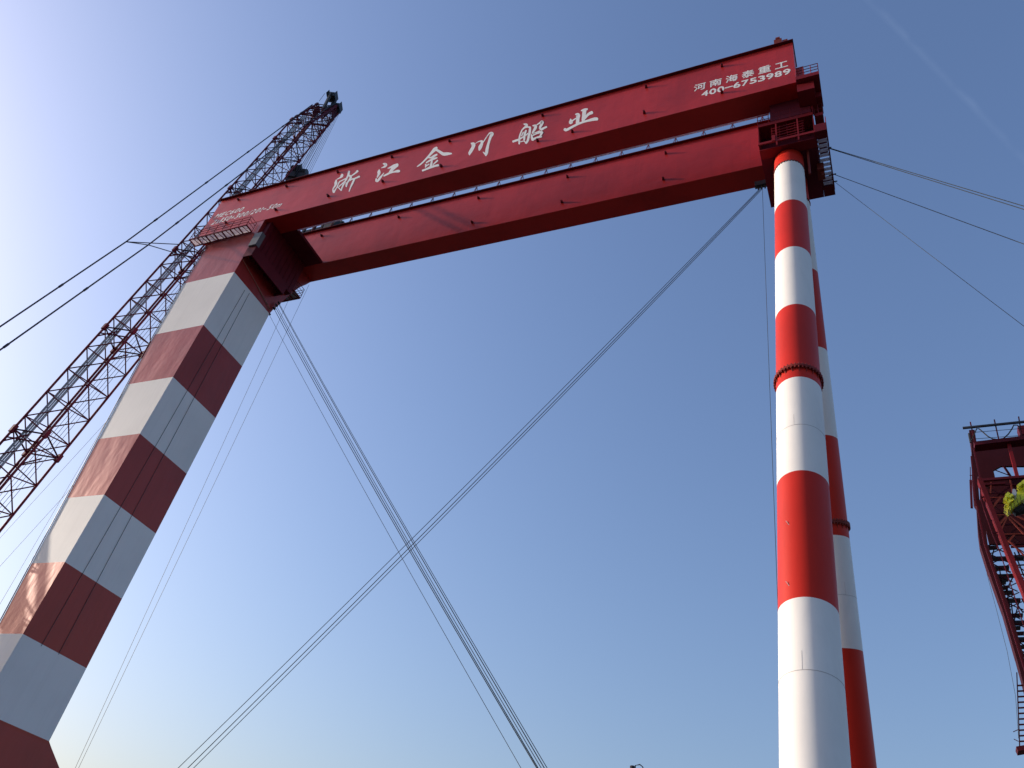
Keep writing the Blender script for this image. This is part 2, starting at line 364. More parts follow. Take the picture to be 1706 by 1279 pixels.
# ---- square rigid leg
leg = MB()
LV = [(1.500,0),(1.291,1),(1.109,0),(.932,1),(.762,0),(.5956,1),(.438,0),(.284,1)]   # (z of the band's top, ...)
def xo(z): return -1.7545 if z > 1.4 else -1.605-.107*max(z, 0)
sect = []
def ring(z, x0, x1, y0, y1): return [W(x0,y0,z), W(x1,y0,z), W(x1,y1,z), W(x0,y1,z)]
prof = [(1.731, -1.757, -1.565, 1.0, 1.255, 0), (1.700, -1.757, -1.565, 1.0, 1.240, 0), (1.672, -1.757, -1.565, 1.0, 1.224, 0),
        (1.62, -1.757, -1.565, 1.0, 1.204, 0), (1.58, -1.757, -1.565, 1.0, 1.192, 0), (1.545, -1.756, -1.565, 1.0, 1.182, 0), (1.52, -1.756, -1.565, 1.0, 1.173, 0),
        (1.4985, -1.755, -1.565, 1.0, 1.1685, 1), (1.291, -1.742, -1.565, 1.0, 1.1685, 0),
        (1.109, -1.724, -1.565, 1.0, 1.169, 1), (.932, -1.705, -1.565, 1.0, 1.169, 0), (.762, -1.687, -1.565, 1.0, 1.169, 1),
        (.5956, -1.6695, -1.565, 1.0, 1.169, 0), (.438, -1.652, -1.565, 1.0, 1.170, 1), (.290, -1.637, -1.565, 1.0, 1.171, 0),
        (.284, -1.636, -1.565, .999, 1.179, 0), (.2, -1.628, -1.56, .90, 1.30, 0), (.10, -1.62, -1.555, .82, 1.40, 0), (.02, -1.62, -1.555, .80, 1.42, 0)]
for i in range(len(prof)-1):
    a, b = prof[i], prof[i+1]
    if i == 13: pass
    A_, B_ = ring(*a[:5]), ring(*b[:5])
    leg.add(B_+A_, [(0,1,5,4),(1,2,6,5),(2,3,7,6),(3,0,4,7)], a[5])
leg.add(ring(*prof[0][:5]), [(0,1,2,3)], 0); leg.add(ring(*prof[-1][:5]), [(3,2,1,0)], 0)
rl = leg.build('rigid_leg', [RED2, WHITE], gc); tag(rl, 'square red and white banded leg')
# sill beam and bogies under it
mb = MB(); mb.box(-1.64, -1.54, .72, 1.50, -.02, .02); mb.build('sill_beam', RED, gc)
for y in (.78, .92, 1.30, 1.44):
    mb = MB(); mb.box(-1.615, -1.565, y-.05, y+.05, -.036, -.02)
    for dy in (-.03, .03):
        c_ = W(-1.59, y+dy, -.041); mb.tube([c_-Vector((.25,0,0)), c_+Vector((.25,0,0))], .30, 16)
    mb.build('wheel_bogie', DARK, gc)
# thin conduit down the outer edge of the leg
mb = MB(); pts = [W(p[1]-.002, .999, p[0]) for p in prof[1:15]]; mb.tube(pts, .035, 6); mb.build('conduit', DARK, rl)

# left end tie between the girders
mb = MB(); mb.box(-1.757, -1.487, 1.058, 1.196, ZB, ZB+.010); mb.box(-1.80, -1.70, 1.0585, 1.1955, ZB+.0101, ZB+.07); mb.build('end_tie_beam', DRED, gc)
# bracket on the inner side of the leg with an open underside
mb = MB()
mb.box(-1.5649, -1.532, .998, 1.0015, 1.56, 1.60); mb.box(-1.5649, -1.532, 1.152, 1.156, 1.56, 1.60)
mb.box(-1.535, -1.532, 1.0015, 1.152, 1.56, 1.60); mb.box(-1.5649, -1.535, 1.0015, 1.152, 1.598, 1.60)
for k in range(1, 7): mb.box(-1.5649, -1.535, 1.0015+.15*k/7-.0008, 1.0015+.15*k/7+.0008, 1.578, 1.598)
mb.box(-1.5649, -1.547, 1.012, 1.19, 1.6001, 1.7300)
for k in range(9): mb.box(-1.5469, -1.5455, 1.03+k*.018, 1.032+k*.018, 1.605, 1.728)
mb.build('rope_bracket', DRED, gc)
mb = MB(); mb.box(-1.560, -1.532, .992, 1.008, 1.6005, 1.655); mb.build('control_cabinet', CAB, gc)
# platforms round the leg's head
def platform(name, x0, x1, y0, y1, z, pale, rail_side, nposts, cross=6):
    mb = MB(); o = mb
    mb.box(x0, x1, y0, y1, z, z+.0012)
    d = mb.build(name, SHEET if pale else GREY, gc)
    mb = MB()
    for k in range(cross+1):
        x = x0+(x1-x0)*k/cross; mb.beam(W(x, y0-.001, z-.0016), W(x, y1-.0005, z-.0016), .10, .10)
        if k < cross:
            x2 = x0+(x1-x0)*(k+.45)/cross; mb.beam(W(x2, y0, z-.0012), W(x2+.008, y1, z-.0012), .05, .05)
    for y in (y0, y1-.001): mb.beam(W(x0, y, z-.0024), W(x1, y, z-.0024), .10, .10)
    for k in range(0, cross+1, 2):
        x = x0+(x1-x0)*k/cross
    mb.build('platform_frame', MRED, d)
    mb = MB()
    ys = y0 if rail_side < 0 else y1
    yi = y1 if rail_side < 0 else y0
    railing(mb, W(x0, ys, z+.001), W(x1, ys, z+.001), 1.15, nposts, .028, (1.0, .66, .33))
    railing(mb, W(x0, ys, z+.001), W(x0, yi-.001*rail_side*-1, z+.001), 1.15, 1, .028, (1.0, .66, .33))
    railing(mb, W(x1, ys, z+.001), W(x1, yi-.001*rail_side*-1, z+.001), 1.15, 1, .028, (1.0, .66, .33))
    mb.build('railing', MRED, d)
    return d
platform('front_platform', -1.812, -1.588, .971, .9985, 1.680, True, -1, 7, 7)
platform('rear_platform', -1.70, -1.562, 1.2052, 1.241, 1.640, False, 1, 4, 5)

# railing on the far girder with A braces, pale cable tray behind the near girder
mb = MB(); x = -1.594; y = 1.190
while x < -.12:
    p = W(x, y, ZT+.002)
    mb.tube([p, p+Vector((0,0,1.05))], .035, 5)
    mb.tube([p+Vector((0,0,.72)), p+Vector((.22,.05,0))], .03, 5); mb.tube([p+Vector((0,0,.72)), p+Vector((-.22,.05,0))], .03, 5)
    x += .0757
for h in (1.05,): mb.tube([W(-1.63, y, ZT+.002)+Vector((0,0,h)), W(-.13, y, ZT+.002)+Vector((0,0,h))], .05, 5)
mb.build('railing', DRED, far)
mb = MB(); mb.box(-1.486, -.124, 1.0585, 1.0645, 1.7308, 1.7330); mb.build('cable_tray', SHEET, near)

# trolley machinery seen through the gap at the left end
tr = MB()
for (x0, x1, z0, z1) in ((-1.655, -1.640, 1.9205, 1.965), (-1.612, -1.600, 1.9205, 1.965), (-1.555, -1.513, 1.9225, 1.975)):
    tr.box(x0, x1, 1.215, 1.24, z0, z1)
tr.box(-1.70, -1.51, 1.218, 1.236, 1.9195, 1.926)
for a, b in ((-1.69, -1.665), (-1.635, -1.615), (-1.59, -1.565)): tr.beam(W(a, 1.226, 1.926), W(b, 1.226, 1.968), .35, .3)
tr.beam(W(-1.70, 1.226, 1.970), W(-1.51, 1.226, 1.970), .4, .4)
for x0 in (-1.648, -1.606, -1.57): tr.beam(W(x0, 1.2, 1.922), W(x0, 1.2, 1.96), .25, .25)
tr.box(-1.556, -1.512, 1.192, 1.2149, 1.916, 1.962)
tro = tr.build('trolley', BLACK, gc)
# small hoist house on the right end of the near girder
mb = MB(); mb.box(-.098, -.080, 1.004, 1.022, ZT+.0018, 1.955); mb.box(-.094, -.084, 1.003, 1.01, 1.955, 1.962)
mb.box(-.079, -.067, 1.005, 1.02, ZT+.0018, 1.945); mb.box(-.066, -.057, 1.005, 1.02, ZT+.0018, 1.925)
mb.build('hoist_motor', RUST, gc)

# ---- round flexible legs
PX, PX1, PR = -0.0799, -0.0072, 0.0306
def axis(side, z):
    y = .7552+.2166*z if side < 0 else 1.4988-.2166*z
    return W(PX+PX1*z, y, z)
BANDS = [1.583, 1.515, 1.328, 1.1415, .955, .768, .5825, .396, .21, .02, -.035]
for side in (-1, 1):
    mb = MB(); n = 64
    d = (axis(side, 1.5)-axis(side, 0)).normalized(); e = Vector((1,0,0)); e = (e-d*e.dot(d)).normalized(); gg = d.cross(e)
    for i in range(len(BANDS)-1):
        z1, z0 = BANDS[i], BANDS[i+1]; vs = []
        for z in (z0, z1):
            c = axis(side, z)
            for k in range(n):
                a = 2*math.pi*k/n; vs.append(c+(e*math.cos(a)+gg*math.sin(a))*PR*S)
        mb.add(vs, [(k, (k+1) % n, n+(k+1) % n, n+k) for k in range(n)], i % 2)
    lg = mb.build('round_leg', [ORED, PIPEW], gc, smooth=True)
    tag(lg, 'nearer round banded leg' if side < 0 else 'farther round banded leg')
    # bolted flange
    mb = MB()
    def rg(z0, z1, r0, r1):
        c0, c1 = axis(side, z0), axis(side, z1); vs = []
        for c, r in ((c0, r0), (c1, r0), (c1, r1), (c0, r1)):
            for k in range(n):
                a = 2*math.pi*k/n; vs.append(c+(e*math.cos(a)+gg*math.sin(a))*r*S)
        fs = []
        for j in range(4):
            for k in range(n): fs.append((j*n+k, j*n+(k+1) % n, ((j+1) % 4)*n+(k+1) % n, ((j+1) % 4)*n+k))
        mb.add(vs, fs)
    zf = .790
    rg(zf, zf+.0018, PR*.98, PR+.0036); rg(zf+.0024, zf+.0042, PR*.98, PR+.0036)
    for k in range(40):
        a = 2*math.pi*k/40; q = axis(side, zf+.002)+(e*math.cos(a)+gg*math.sin(a))*(PR+.0022)*S
        mb.tube([q-d*.16, q+d*.16], .045, 6)
    for k in range(20):
        a = 2*math.pi*(k+.5)/20; q = (e*math.cos(a)+gg*math.sin(a)); c = axis(side, zf-.0002)
        mb.poly([c+q*(PR*.99)*S, c+q*(PR+.0030)*S, c-d*.30+q*(PR*.99)*S], d.cross(q)*.03)
    mb.build('bolted_flange', [RUST], lg)
    mb = MB()
    for zf in (1.5158,):
        rg(zf, zf+.0012, PR*.98, PR+.0012)
        for k in range(32):
            a = 2*math.pi*k/32; q = axis(side, zf-.001)+(e*math.cos(a)+gg*math.sin(a))*(PR+.0004)*S
            mb.tube([q-d*.08, q+d*.06], .05, 5)
    mb.build('cap_flange', [RUST], lg)
    for zf in (.667, .3116):
        mb = MB(); rg(zf, zf+.0005, PR*.99, PR+.0002)
        a = math.radians(-98 if side < 0 else -60)
        for a_ in ([a]):
            c0 = axis(side, zf)+(e*math.cos(a_)+gg*math.sin(a_))*(PR)*S; c1 = c0+d*.7
            mb.beam(c0, c1, .008, .008)
        mb.build('weld_ring', SEAM, lg)
    # small lugs welded on the upper red band
    for zf, aa in ((.50, -118), (.415, -121)):
        mb = MB(); a = math.radians(aa); q = (e*math.cos(a)+gg*math.sin(a)); c = axis(side, zf)+q*(PR)*S
        mb.beam(c-q*.01-d*.15+e*.08, c+q*.02+d*.15-e*.08, .02, .02); mb.build('welded_lug', SEAM, lg)
mb = MB(); mb.box(-.12, -.04, .64, 1.61, -.03, .01); mb.build('sill_beam', RED, gc)
for y in (.70, .82, 1.44, 1.56):
    mb = MB(); mb.box(-.105, -.055, y-.05, y+.05, -.038, -.03)
    for dy in (-.03, .03):
        c_ = W(-.08, y+dy, -.041); mb.tube([c_-Vector((.25,0,0)), c_+Vector((.25,0,0))], .30, 16)
    mb.build('wheel_bogie', DARK, gc)

# ---- head of the flexible legs
mb = MB(); mb.box(-.147, -.0305, 1.080, 1.214, 1.583, 1.700)
mb.build('head_beam', BOOMR, gc)
for y0, y1 in ((1.028, 1.056), (1.2145, 1.250)):
    mb = MB(); mb.box(-.1195, -.034, y0+.012, y1, 1.664, 1.7296); mb.build('girder_saddle', BOOMR, gc)
mb = MB(); mb.box(-.112, -.040, 1.058, 1.196, 1.735, 1.895); mb.build('end_tie_beam', RED, gc)
# slotted side walkway with a solid end
mb = MB(); mb.box(-.0300, -.0065, 1.040, 1.060, 1.583, 1.610); mb.box(-.0300, -.0065, 1.186, 1.214, 1.583, 1.620)
mb.box(-.0300, -.0280, 1.060, 1.186, 1.583, 1.60); mb.box(-.0085, -.0065, 1.060, 1.186, 1.583, 1.588)
hb = mb.build('side_walkway', DRED, gc)
mb = MB()
for k in range(10):
    y = 1.066+k*.0125; mb.box(-.0279, -.0086, y, y+.0040, 1.5835, 1.5905)
mb.build('walkway_treads', SHEET, hb)
mb = MB(); railing(mb, W(-.0065, 1.042, 1.60), W(-.0065, 1.212, 1.60), 1.1, 5, .028, (1.0, .5)); mb.build('railing', MRED, hb)
# service frame in front of the head beam
mb = MB()
mb.box(-.147, -.030, 1.040, 1.0425, 1.652, 1.662); mb.box(-.147, -.030, 1.040, 1.0425, 1.583, 1.590)
mb.box(-.147, -.030, 1.0425, 1.0795, 1.660, 1.662); mb.box(-.147, -.030, 1.055, 1.0795, 1.583, 1.585)
mb.box(-.147, -.145, 1.0425, 1.0795, 1.59, 1.66); mb.box(-.032, -.030, 1.0425, 1.0795, 1.59, 1.66)
for x in (-.11, -.065): mb.box(x, x+.003, 1.0405, 1.0425, 1.57, 1.69)
mb.box(-.118, -.111, 1.0385, 1.0405, 1.585, 1.606)
sf = mb.build('service_frame', MRED, gc)
mb = MB(); railing(mb, W(-.147, 1.0405, 1.662), W(-.030, 1.0405, 1.662), 1.1, 5, .028, (1.0, .5)); mb.build('railing', MRED, sf)
mb = MB()
for k in range(5): mb.beam(W(-.12, 1.045, 1.60+k*.010), W(-.05, 1.045, 1.604+k*.010), .05, .05)
for k in range(5): mb.beam(W(-.118+k*.016, 1.047, 1.59), W(-.118+k*.016, 1.047, 1.655), .04, .04)
mb.build('access_ladder', MRED, sf)
# platform at the girder's end
mb = MB(); mb.box(-.0555, -.0070, .988, 1.070, 1.7200, 1.7330); mb.box(-.0555, -.020, 1.0, 1.065, 1.69, 1.7199)
mb.box(-.0300, -.0085, 1.03, 1.075, 1.700, 1.7199)
ep = mb.build('end_platform', MRED, gc)
mb = MB(); railing(mb, W(-.054, .989, 1.733), W(-.008, .989, 1.733), 1.1, 3, .028, (1.0, .66, .33))
railing(mb, W(-.008, .989, 1.733), W(-.008, 1.069, 1.733), 1.1, 3, .028, (1.0, .5)); mb.build('railing', MRED, ep)
mb = MB(); mb.box(-.0275, -.010, 1.045, 1.15, 1.650, 1.660)
ip = mb.build('middle_platform', MRED, gc)
mb = MB(); railing(mb, W(-.0275, 1.046, 1.66), W(-.0105, 1.046, 1.66), 1.1, 2, .028, (1.0, .5)); railing(mb, W(-.0105, 1.046, 1.66), W(-.0105, 1.149, 1.66), 1.1, 3, .028, (1.0, .5)); mb.build('railing', MRED, ip)
# downward brackets either side of the pipe heads
mb = MB(); mb.beam(W(-.026, 1.15, 1.5825), W(-.026, 1.12, 1.545), .18, .18); mb.box(-.036, -.022, 1.12, 1.15, 1.56, 1.5829)
mb.tube([W(-.050, 1.083, 1.5829), W(-.050, 1.083, 1.50)], .08, 8); mb.build('pipe_bracket', RUST, gc)

# ================================================================== LATTICE BOOM CRANE
tip = ray(550, 165)*3.8; bp = ray(0, 810)*2.0
AX = (tip-bp).normalized(); NN = AX.cross(Vector((0,0,1))).normalized(); MM = NN.cross(AX)
def bw(k, n, m): # boom coordinates -> world
    return w3(bp+AX*k+NN*n+MM*m)
HS = .0465
kb = (-.03-bp.z)/AX.z
cc = thing('lattice_boom_crane', 'tall dark red lattice boom crane standing behind the square striped leg', 'crane', bw(kb, 0, 0))
TOPK = 2.10
joints = []; k = .15-.44*2
while k < TOPK: joints.append(k); k += .44
secs = [kb+.02]+[j for j in joints if j > kb+.1]+[TOPK]
def half(k):
    if k > TOPK-.12: return HS
    if k < kb+.25: return HS*max(.35, (k-kb)/.25)
    return HS
for a, b in zip(secs[:-1], secs[1:]):
    mb = MB(); nseg = max(3, round((b-a)/.049))
    ks = [a+(b-a)*i/nseg for i in range(nseg+1)]
    cor = [(-1,-1),(1,-1),(1,1),(-1,1)]
    for c in cor:
        mb.tube([bw(k, c[0]*half(k), c[1]*half(k)) for k in ks], .115, 6)
    for fi in range(4):
        c0, c1 = cor[fi], cor[(fi+1) % 4]
        for i in range(nseg):
            q0, q1 = (c0, c1) if (i+fi) % 2 == 0 else (c1, c0)
            h0, h1 = half(ks[i]), half(ks[i+1])
            mb.tube([bw(ks[i], q0[0]*h0, q0[1]*h0), bw(ks[i+1], q1[0]*h1, q1[1]*h1)], .060, 5)
    for kk in (a, b):
        h = half(kk)
        for fi in range(4):
            c0, c1 = cor[fi], cor[(fi+1) % 4]
            mb.tube([bw(kk, c0[0]*h, c0[1]*h), bw(kk, c1[0]*h, c1[1]*h)], .075, 5)
        mb.tube([bw(kk, -h, -h), bw(kk, h, h)], .05, 5)
        mb.tube([bw(kk, h, -h), bw(kk, -h, h)], .05, 5)
    # heavy joint: doubled diagonals and pin lugs
    for c in cor:
        h = half(b)
        mb.beam(bw(b-.012, c[0]*h, c[1]*h), bw(b+.012, c[0]*h, c[1]*h), .34, .34)
    for sgn in (-1, 1):
        h = half(b)
        mb.tube([bw(b-.03, sgn*h, h), bw(b-.03, -sgn*h*.2, h)], .07, 5)
        mb.tube([bw(b-.045, -h, sgn*h), bw(b-.01, h*.1, sgn*h)], .07, 5)
    mb.build('boom_section', BOOMR, cc)
# head: tapered plated top
mb = MB(); H = half(TOPK)
cor = [(-1,-1),(1,-1),(1,1),(-1,1)]
tops = [(-1,-1.0),(1,-1.0),(1,-.15),(-1,-.15)]
KT = 2.40
for (c, t_) in zip(cor, tops):
    mb.tube([bw(TOPK, c[0]*H, c[1]*H), bw(KT, t_[0]*H, t_[1]*H)], .15, 6)
for i in range(5):
    f0, f1 = i/5, (i+1)/5
    for fi in range(4):
        def pt(f, q): return bw(TOPK+(KT-TOPK)*f, (cor[q][0]*(1-f)+tops[q][0]*f)*H, (cor[q][1]*(1-f)+tops[q][1]*f)*H)
        a, b = fi, (fi+1) % 4
        mb.tube([pt(f0, a if i % 2 else b), pt(f1, b if i % 2 else a)], .07, 5); mb.tube([pt(f1, a), pt(f1, b)], .07, 5)
    for q in (0, 1, 2, 3): mb.beam(pt(f1-.06, q), pt(f1+.04, q), .30, .30)
for n in (-H*.95, -H*.15, H*.15, H*.95):
    mb.poly([bw(2.33, n, -H*.9), bw(2.42, n, -H*1.05), bw(2.42, n, -H*.35), bw(2.34, n, -H*.3)], NN*.05)
for kk, m_ in ((2.30, .3), (2.38, -.3), (2.41, -.6), (2.26, -.9), (2.20, .6)):
    mb.tube([bw(kk, -H*1.1, m_*H), bw(kk, H*1.1, m_*H)], .12, 8)
mb.tube([bw(2.42, -H*.9, 0), bw(2.50, -H*.9, .1*H)], .03, 5)
mb.build('boom_head', BOOMR, cc)
def disc(mb, c, ax, r, t, n=20):
    ax = Vector(ax).normalized(); mb.tube([c-ax*t/2, c+ax*t/2], r, n)
HC = ray(559, 176)*3.8
for hx, hy in ((554, 162), (561.5, 180)):
    mb = MB(); c = w3(ray(hx, hy)*3.8)
    for j in range(4): disc(mb, c+NN*(j-1.5)*.27, NN, .78, .16)
    for j in (-1, 1): mb.poly([c+NN*j*.62+AX*.60-MM*.45, c+NN*j*.62-AX*.60-MM*.45, c+NN*j*.62-AX*.80+MM*1.0, c+NN*j*.62+AX*.50+MM*.9], NN*.06)
    mb.beam(c-NN*.62-AX*.5+MM*.5, c+NN*.62-AX*.5+MM*.5, .4, .5); mb.beam(c-AX*.3+MM*.8, w3(bp+AX*2.34-MM*.01), .35, .35)
    mb.build('head_sheaves', DARK, cc)
# walkway on the rear face, ropes inside
mb = MB()
a, b = bw(kb+.3, -.2*HS, HS*.90), bw(2.16, -.2*HS, HS*.90)
for o_ in (-.22, 0, .22): mb.beam(a+NN*o_, b+NN*o_, .16, .03, up=MM)
for o_ in (-.33, .33): mb.beam(a+NN*o_, b+NN*o_, .05, .12, up=MM)
mb.build('boom_walkway', GREY, cc)
mb = MB()
for j in range(5):
    mb.tube([bw(kb+.2, (-.5+.25*j)*HS, -.7*HS), bw(2.35, (-.5+.25*j)*HS*1.2, -.95*HS)], .022, 4)
mb.build('boom_ropes', ROPE, cc)
# pendants
LOWP = Vector((-1.78, .52, .30)); SPR = Vector((-1.956, .917, 1.640))
for sgn in (-1, 1):
    off = NN*sgn*.036
    mb = MB(); A_ = bp+AX*2.33+NN*sgn*.040+MM*.02; B_ = SPR+off; C_ = LOWP+off
    mb.tube([w3(A_), w3(B_), w3(C_)], .075, 6)
    for (p, q) in ((A_, B_), (B_, C_)):
        L = (q-p).length; nn = int(L/.33)
        for i in range(1, nn+1):
            c = p.lerp(q, i/(nn+.5)); dd = (q-p).normalized()
            mb.tube([w3(c-dd*.008), w3(c+dd*.008)], .11, 6)
    mb.build('pendant_rod', DARK, cc)
mb = MB(); mb.tube([w3(SPR-NN*.036), w3(SPR+NN*.036)], .05, 6)
for sgn in (-1, 1): mb.tube([w3(SPR+NN*sgn*.036), bw(1.06 if sgn < 0 else .99, sgn*HS, HS)], .05, 6)
mb.build('pendant_spreader', DARK, cc)
# hook block and falls
sh = HC-MM*.018
hk = ray(482, 277); tt = ((sh.x**2+sh.y**2)**.5)/((hk.x**2+hk.y**2)**.5); hz = hk.z*tt
hc = Vector((sh.x, sh.y, hz))
mb = MB(); c = w3(hc)
for sgn in (-1, 1):
    cc_ = c+NN*sgn*.66+Vector((0, 0, .25*(-sgn)))
    for j in range(4): disc(mb, cc_+NN*(j-1.5)*.27, NN, .80, .15)
    mb.poly([cc_-NN*.56*sgn+Vector((0,0,1.0))+MM*.6, cc_-NN*.56*sgn+Vector((0,0,1.0))-MM*.6, cc_-NN*.56*sgn-Vector((0,0,1.6))-MM*.9, cc_-NN*.56*sgn-Vector((0,0,1.6))+MM*.9], NN*.08)
mb.beam(c-NN*1.3-Vector((0,0,1.2)), c+NN*1.3-Vector((0,0,1.2)), 1.3, 1.1)
mb.beam(c-NN*1.1-Vector((0,0,2.0)), c+NN*1.1-Vector((0,0,2.0)), .9, .9)
mb.beam(c-NN*.9+Vector((0,0,1.15)), c-NN*.2+Vector((0,0,1.15)), .5, .6)
mb.tube([c-Vector((0,0,2.2)), c-Vector((0,0,3.2)), c-Vector((0,0,4.2))+MM*.4, c-Vector((0,0,5.0))-MM*.2, c-Vector((0,0,4.4))-MM*.9], [.3,.28,.35,.3,.12], 8)
mb.build('hook_block', DARK, cc)
mb = MB()
for sgn in (-1, 1):
    for j in range(4):
        for e_ in (-1, 1):
            top_ = w3(HC+NN*(sgn*.012+(j-1.5)*.0060))-MM*(.78 if e_ > 0 else -.1); bot_ = c+NN*(sgn*.66+(j-1.5)*.27)-MM*.75*e_
            mb.tube([top_, bot_], .022, 4)
mb.build('hoist_ropes', ROPE, cc)
# crane body (below the picture)
b0 = bw(kb, 0, 0); fw = Vector((MM.x, MM.y, 0)).normalized(); sd = Vector((NN.x, NN.y, 0)).normalized()
mb = MB()
for sgn in (-1, 1):
    a, b = b0+fw*(-5)+sd*sgn*4.2, b0+fw*9+sd*sgn*4.2; a.z = b.z = .8; mb.beam(a, b, 1.5, 1.5)
mb.build('crawler_tracks', BLACK, cc)
mb = MB(); a, b = b0+fw*(-1), b0+fw*14; a.z = b.z = 2.6; mb.beam(a, b, 3.6, 1.8); mb.build('machinery_deck', BOOMR, cc)
mb = MB(); a, b = b0+fw*12, b0+fw*15; a.z = b.z = 4.4; mb.beam(a, b, 6.0, 3.0); mb.build('counterweight', DARK, cc)
mb = MB(); a = b0+fw*2; a.z = 3.2
for sgn in (-1, 1): mb.tube([a+sd*sgn*1.3, w3(LOWP+NN*sgn*.036)], .22, 6)
mb.build('mast', BOOMR, cc)
mb = MB(); c_ = b0+sd*(-3.0)+fw*0; c_.z = 3.6; mb.beam(c_, c_+fw*2.2, 1.6, 2.2); mb.build('operator_cab', GREY, cc)

# ================================================================== ROPES
def rope(name, label, P0, P1, r=.022, sag=0.0, n=18, group=None, ext=True):
    P0, P1 = Vector(P0), Vector(P1)
    if ext:   # carry on to the ground
        d = P1-P0; t = (-.05-P0.z)/d.z; P1 = P0+d*t
    mb = MB(); pts = []
    for i in range(n+1):
        t = i/n; p = P0.lerp(P1, t); p.z -= 4*sag*t*(1-t); pts.append(w3(p))
    mb.tube(pts, r, 5)
    o = mb.build(name, ROPE)
    return tag(o, label, 'rope', group)
G1 = 'ropes fanning from the square leg'
# from the head of the square leg down to the foot of the round legs
F = [((449,525),(873.4,1276),1.165,.016,'lone thin rope lowest and leftmost of the fan leaving the square leg head', .012),
     ((457,515),(901.5,1276),1.170,.026,'left thick rope in the bunch fanning from the square leg head', .015),
     ((459,512),(903.0,1276),1.171,.026,'second thick rope from the left in the bunch leaving the square leg head', .014),
     ((461,510),(909,1276),1.172,.020,'middle rope in the bunch fanning from the square leg head', .015),
     ((464,506),(912.8,1276),1.175,.026,'fourth rope in the bunch fanning from the square leg head', .013),
     ((465,505),(917.5,1276),1.176,.020,'rightmost rope of the bunch fanning from the square leg head', .013)]
for a, b, y, r, lab, sg in F: rope('wire_rope', lab, aty(*a, y), aty(*b, y), r, sg, group=G1)
# pale ropes across the red head of the square leg
for a, b, y0, y1, lab in (((404,431),(451,516),.998,1.155,'upper thin pale rope lying across the red head of the square leg'),
                      ((428,475),(449,517),1.07,1.150,'short lower pale rope across the red head of the square leg')):
    mb = MB(); mb.tube([w3(atx(*a, -1.5635)), w3(atx(*b, -1.5635))], .028, 5); tag(mb.build('wire_rope', TAN), lab, 'rope')
# from the right end down towards the square leg's foot
for a, b, r, lab, sg in (((1267,313),(293,1276),.022,'upper left rope of three slanting from the right girder end', .020),
                ((1269,313),(309,1276),.026,'middle rope of three slanting from the right girder end', .020),
                ((1270.5,314),(319,1276),.022,'lower right rope of three slanting from the right girder end', .019)):
    rope('wire_rope', lab, aty(*a, 1.20), aty(*b, 1.20), r, sg, group='ropes slanting from the right girder end')
# plumb ropes
rope('wire_rope', 'right one of two thin ropes hanging beside the square leg', aty(515,474,1.26), aty(132.5,1276,1.24), .015, .006, group='ropes hanging beside the square leg')
rope('wire_rope', 'left one of two thin ropes hanging beside the square leg', aty(481,499,1.24), aty(127,1276,1.23), .015, .006, group='ropes hanging beside the square leg')
rope('wire_rope', 'thin rope hanging straight down just left of the round leg', aty(1270,312,1.21), aty(1292,905,1.17), .016, 0)
# two ropes on the shaded face of the square leg
for a, b, lab in (((407.9,483),(68.5,1076.3),'left one of two thin lines running down the shaded face of the square leg'), ((415.7,488),(97.5,1090),'right one of two thin lines running down the shaded face of the square leg')):
    rope('wire_rope', lab, atx(*a, -1.5642), atx(*b, -1.5642), .016, 0, group='lines on the shaded face of the square leg', ext=False)
# outer guys on the left
for a, b, lab in (((150,732),(0,896),'uppermost thin rope at the left frame edge between boom and square leg'), ((102,831),(0,943),'middle thin rope at the left frame edge below the boom'),
                  ((148,752),(0,1006),'lowest thin rope at the left frame edge hugging the square leg')):
    A_, B_ = aty(*a, 1.22), aty(*b, 1.22); d = (A_-B_); t = min((1.64-A_.z)/d.z, 8); rope('wire_rope', lab, A_+d*t if t > 0 else A_, B_, .016, 0, group='ropes left of the square leg')
# guys to the right
for a, b, y0, y1, r, lab, sg in (((1381,246),(1706,342.5),1.10,1.05,.024,'upper one of the close pair of ropes leaving the right end towards the right edge',.002),
                             ((1381,247),(1706,347.5),1.10,1.05,.024,'lower one of the close pair of ropes leaving the right end towards the right edge',.003),
                             ((1389,290),(1706,405),1.18,1.05,.022,'single rope below the close pair right of the head',.003),
                             ((1391,303),(1706,541),1.19,1.05,.015,'thin steep rope lowest of those leaving the right end',.004)):
    rope('guy_rope', lab, aty(*a, y0), aty(*b, y1), r, sg, group='ropes leaving the right end of the gantry')

# anchor plates, shackles and a small sheave where the ropes leave the gantry
mb = MB()
p = w3(aty(1269, 311, 1.20)); mb.beam(p+Vector((-.5,0,.35)), p+Vector((.5,0,.35)), .35, .5)
for k in range(3): mb.tube([p+Vector((-.25+.25*k,0,.2)), p+Vector((-.25+.25*k,0,-.25))], .06, 6)
mb.build('rope_anchor', DARK, gc)
mb = MB()
for k, (px_, py_) in enumerate(((449,523),(457,514),(461,509),(465,505))):
    mb = MB(); p = w3(aty(px_, py_, 1.17)); mb.tube([p+Vector((-.25,0,.3)), p+Vector((.03,0,-.08))], .05, 6); mb.tube([p-Vector((0,.10,0)), p+Vector((0,.10,0))], .10, 10); mb.build('rope_anchor', DARK, gc)
for px_, py_, y_ in ((1380,246,1.10),(1388,290,1.18),(1390,302,1.19)):
    mb = MB(); p = w3(aty(px_, py_, y_)); mb.tube([p+Vector((-.3,0,0)), p+Vector((.2,0,-.03))], .05, 6); mb.build('rope_anchor', DARK, gc)

